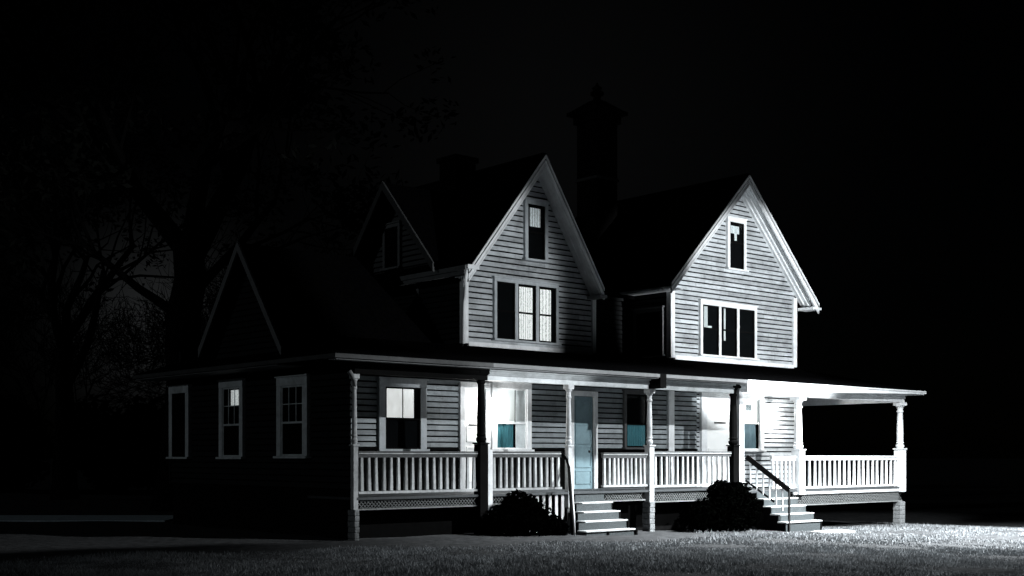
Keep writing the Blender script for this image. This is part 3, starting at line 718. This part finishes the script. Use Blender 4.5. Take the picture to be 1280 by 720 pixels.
# ------------------------------------------------------------------ trees
def grow(b, p, d, r, ln, lev, maxlev, tips, rnd, spread=.6, twist=.25, up=.12, n0=10, rmin=.006):
    pts = [Vector(p)]; rad = [r]; seg = 5 if lev < 2 else 3
    dd = Vector(d).normalized()
    for k in range(seg):
        dd = (dd + Vector((rnd.gauss(0, twist), rnd.gauss(0, twist), rnd.gauss(0, twist) + up)) * .45).normalized()
        pts.append(pts[-1] + dd * ln / seg); rad.append(r * (1 - .5 * (k + 1) / seg))
    b.tube(pts, rad, max(3, n0 - 2 * lev))
    if lev >= maxlev: tips.append(pts[-1]); return
    nb = rnd.choice((3, 4)) if lev else 5
    for k in range(nb):
        t = rnd.uniform(.35, 1.0) if k else 1.0
        i = min(seg - 1, int(t * seg)); q = pts[i].lerp(pts[i + 1], t * seg - i) if t < 1 else pts[-1]
        ax = dd.orthogonal().normalized(); ax = Matrix.Rotation(rnd.uniform(0, 6.3), 3, dd) @ ax
        nd = (dd + ax * rnd.uniform(.5, 1.2) * spread * 1.6).normalized()
        grow(b, q, nd, max(rmin, rad[i] * rnd.uniform(.45, .7)), ln * rnd.uniform(.58, .8), lev + 1, maxlev, tips, rnd, spread, twist, up, n0, rmin)
def tree(name, loc, seed, r, trunk_h, ln, maxlev, label, leaves=0, group=None, lean=(0, 0), tw='bark', fork=None, rmin=.006, leafsize=.16):
    rnd = random.Random(seed); root = empty(name, loc); tag(root, label, 'tree', group)
    b = MB(); n = 9; pts = []; rad = []
    for k in range(n):
        t = k / (n - 1); pts.append((lean[0] * t + rnd.uniform(-.05, .05) * r * 3 * (k > 0), lean[1] * t, -.25 + (trunk_h + .25) * t)); rad.append(r * (1.35 if k == 0 else 1.08 if k == 1 else 1 - .35 * t))
    b.tube(pts, rad, 14); b.build('trunk', M[tw], root, smooth=True)
    b = MB(); tips = []
    top = Vector(pts[-1])
    for k in range(4):
        a = k * 1.57 + rnd.uniform(-.4, .4); grow(b, top - Vector((0, 0, rnd.uniform(0, .8))), Vector((math.cos(a) * .7, math.sin(a) * .7, .9)), rad[-1] * .7, ln, 1, maxlev, tips, rnd, rmin=rmin)
    for q in fork or []:
        grow(b, Vector(q[0]), Vector(q[1]), q[2], q[3], 1, maxlev, tips, rnd)
    limbs = b.build('limbs', M[tw], root, fix=False)
    if leaves:
        b = MB(); st = random.getstate(); random.seed(seed)
        leaf_cloud(b, [(tuple(t), rnd.uniform(.5, 1.1)) for t in tips], leaves, leafsize); random.setstate(st)
        b.build('crown', M['leaf'], root, fix=False)
    return root
tree('old_tree', (-10.7, 40, 0), 3, .74, 8.5, 6.0, 4, 'huge thick-trunked old tree standing behind the left wing of the house', 9000, lean=(.3, 0), fork=[((0, -.4, 6.2), (-.8, 0, .7), .16, 4.0), ((.2, 0, 6.5), (.6, 0, .8), .18, 4.5)])
tree('forked_tree', (-18.4, 51, 0), 11, .46, 6.5, 5.2, 4, 'slimmer forked tree to the left of the huge old tree', 5000, lean=(.0, 0), fork=[((.1, 0, 4.6), (.55, 0, .85), .20, 5.0)])
def copy_tree(o, parent=None):
    c = o.copy(); C.objects.link(c)
    if parent: c.parent = parent
    for ch in o.children: copy_tree(ch, c)
    return c
GB = 'bare twiggy trees against the pale glow'
proto = tree('bare_tree', (-26.5, 72, 0), 21, .22, 2.2, 4.6, 6, 'bare twiggy tree at the far left edge against the pale glow', 0, GB, tw='twig', rmin=.022)
for x_, y_, rz, s_, lab in ((-19.3, 76, 1.3, 1.05, 'bare twiggy tree showing between the two big trunks'), (-15.2, 68, 2.6, .9, 'bare twiggy tree showing left of the thick trunk'),
                            (-11.4, 70, 4.0, 1.1, 'bare twiggy tree above the small left gable'), (-5.6, 78, 5.2, 1.15, 'bare twiggy tree above the roof left of the cross gable')):
    o = copy_tree(proto); o.location = (x_, y_, 0); o.rotation_euler.z = rz; o.scale = (s_,) * 3; o['label'] = lab
# hedge along the far left edge of the yard
hx = [-34, -29.5, -25.5, -21, -17, -12.6]
hl = ['dark bush at the far left edge of the yard', 'dark bush in the far left, second from the picture edge', 'dark bush left of the forked tree', 'dark bush beside the forked tree trunk', 'dark bush between the two big trunks', 'dark bush behind the thick tree trunk']
hproto = None
for i, x_ in enumerate(hx):
    if hproto is None:
        hproto = empty('bush', (x_, 62, 0)); tag(hproto, hl[0], 'bush', 'dark bushes along the back of the yard')
        lob = [((random.uniform(-2, 2), random.uniform(-1, 1), random.uniform(.8, 4.2)), random.uniform(1.2, 1.9)) for k in range(16)]
        b = MB(); leaf_cloud(b, lob, 9000, .22); b.build('foliage', M['leafdark'], hproto, fix=False)
        b = MB()
        for c_, r_ in lob: b.tube([(0, 0, -.1), (c_[0] * .4, c_[1] * .4, c_[2] * .5), c_], [.09, .06, .02], 5)
        b.build('stem', M['twig'], hproto)
    else:
        o = copy_tree(hproto); o.location = (x_, 62 + (i % 2) * 3, 0); o.rotation_euler.z = i * 1.1; o.scale = (1, 1, random.uniform(.85, 1.15)); o['label'] = hl[i]

# ------------------------------------------------------------------ render settings
S.view_settings.view_transform = 'Standard'; S.view_settings.look = 'None'; S.view_settings.exposure = 0
S.render.engine = 'CYCLES'
S.cycles.use_denoising = True
S.cycles.transparent_max_bounces = 16
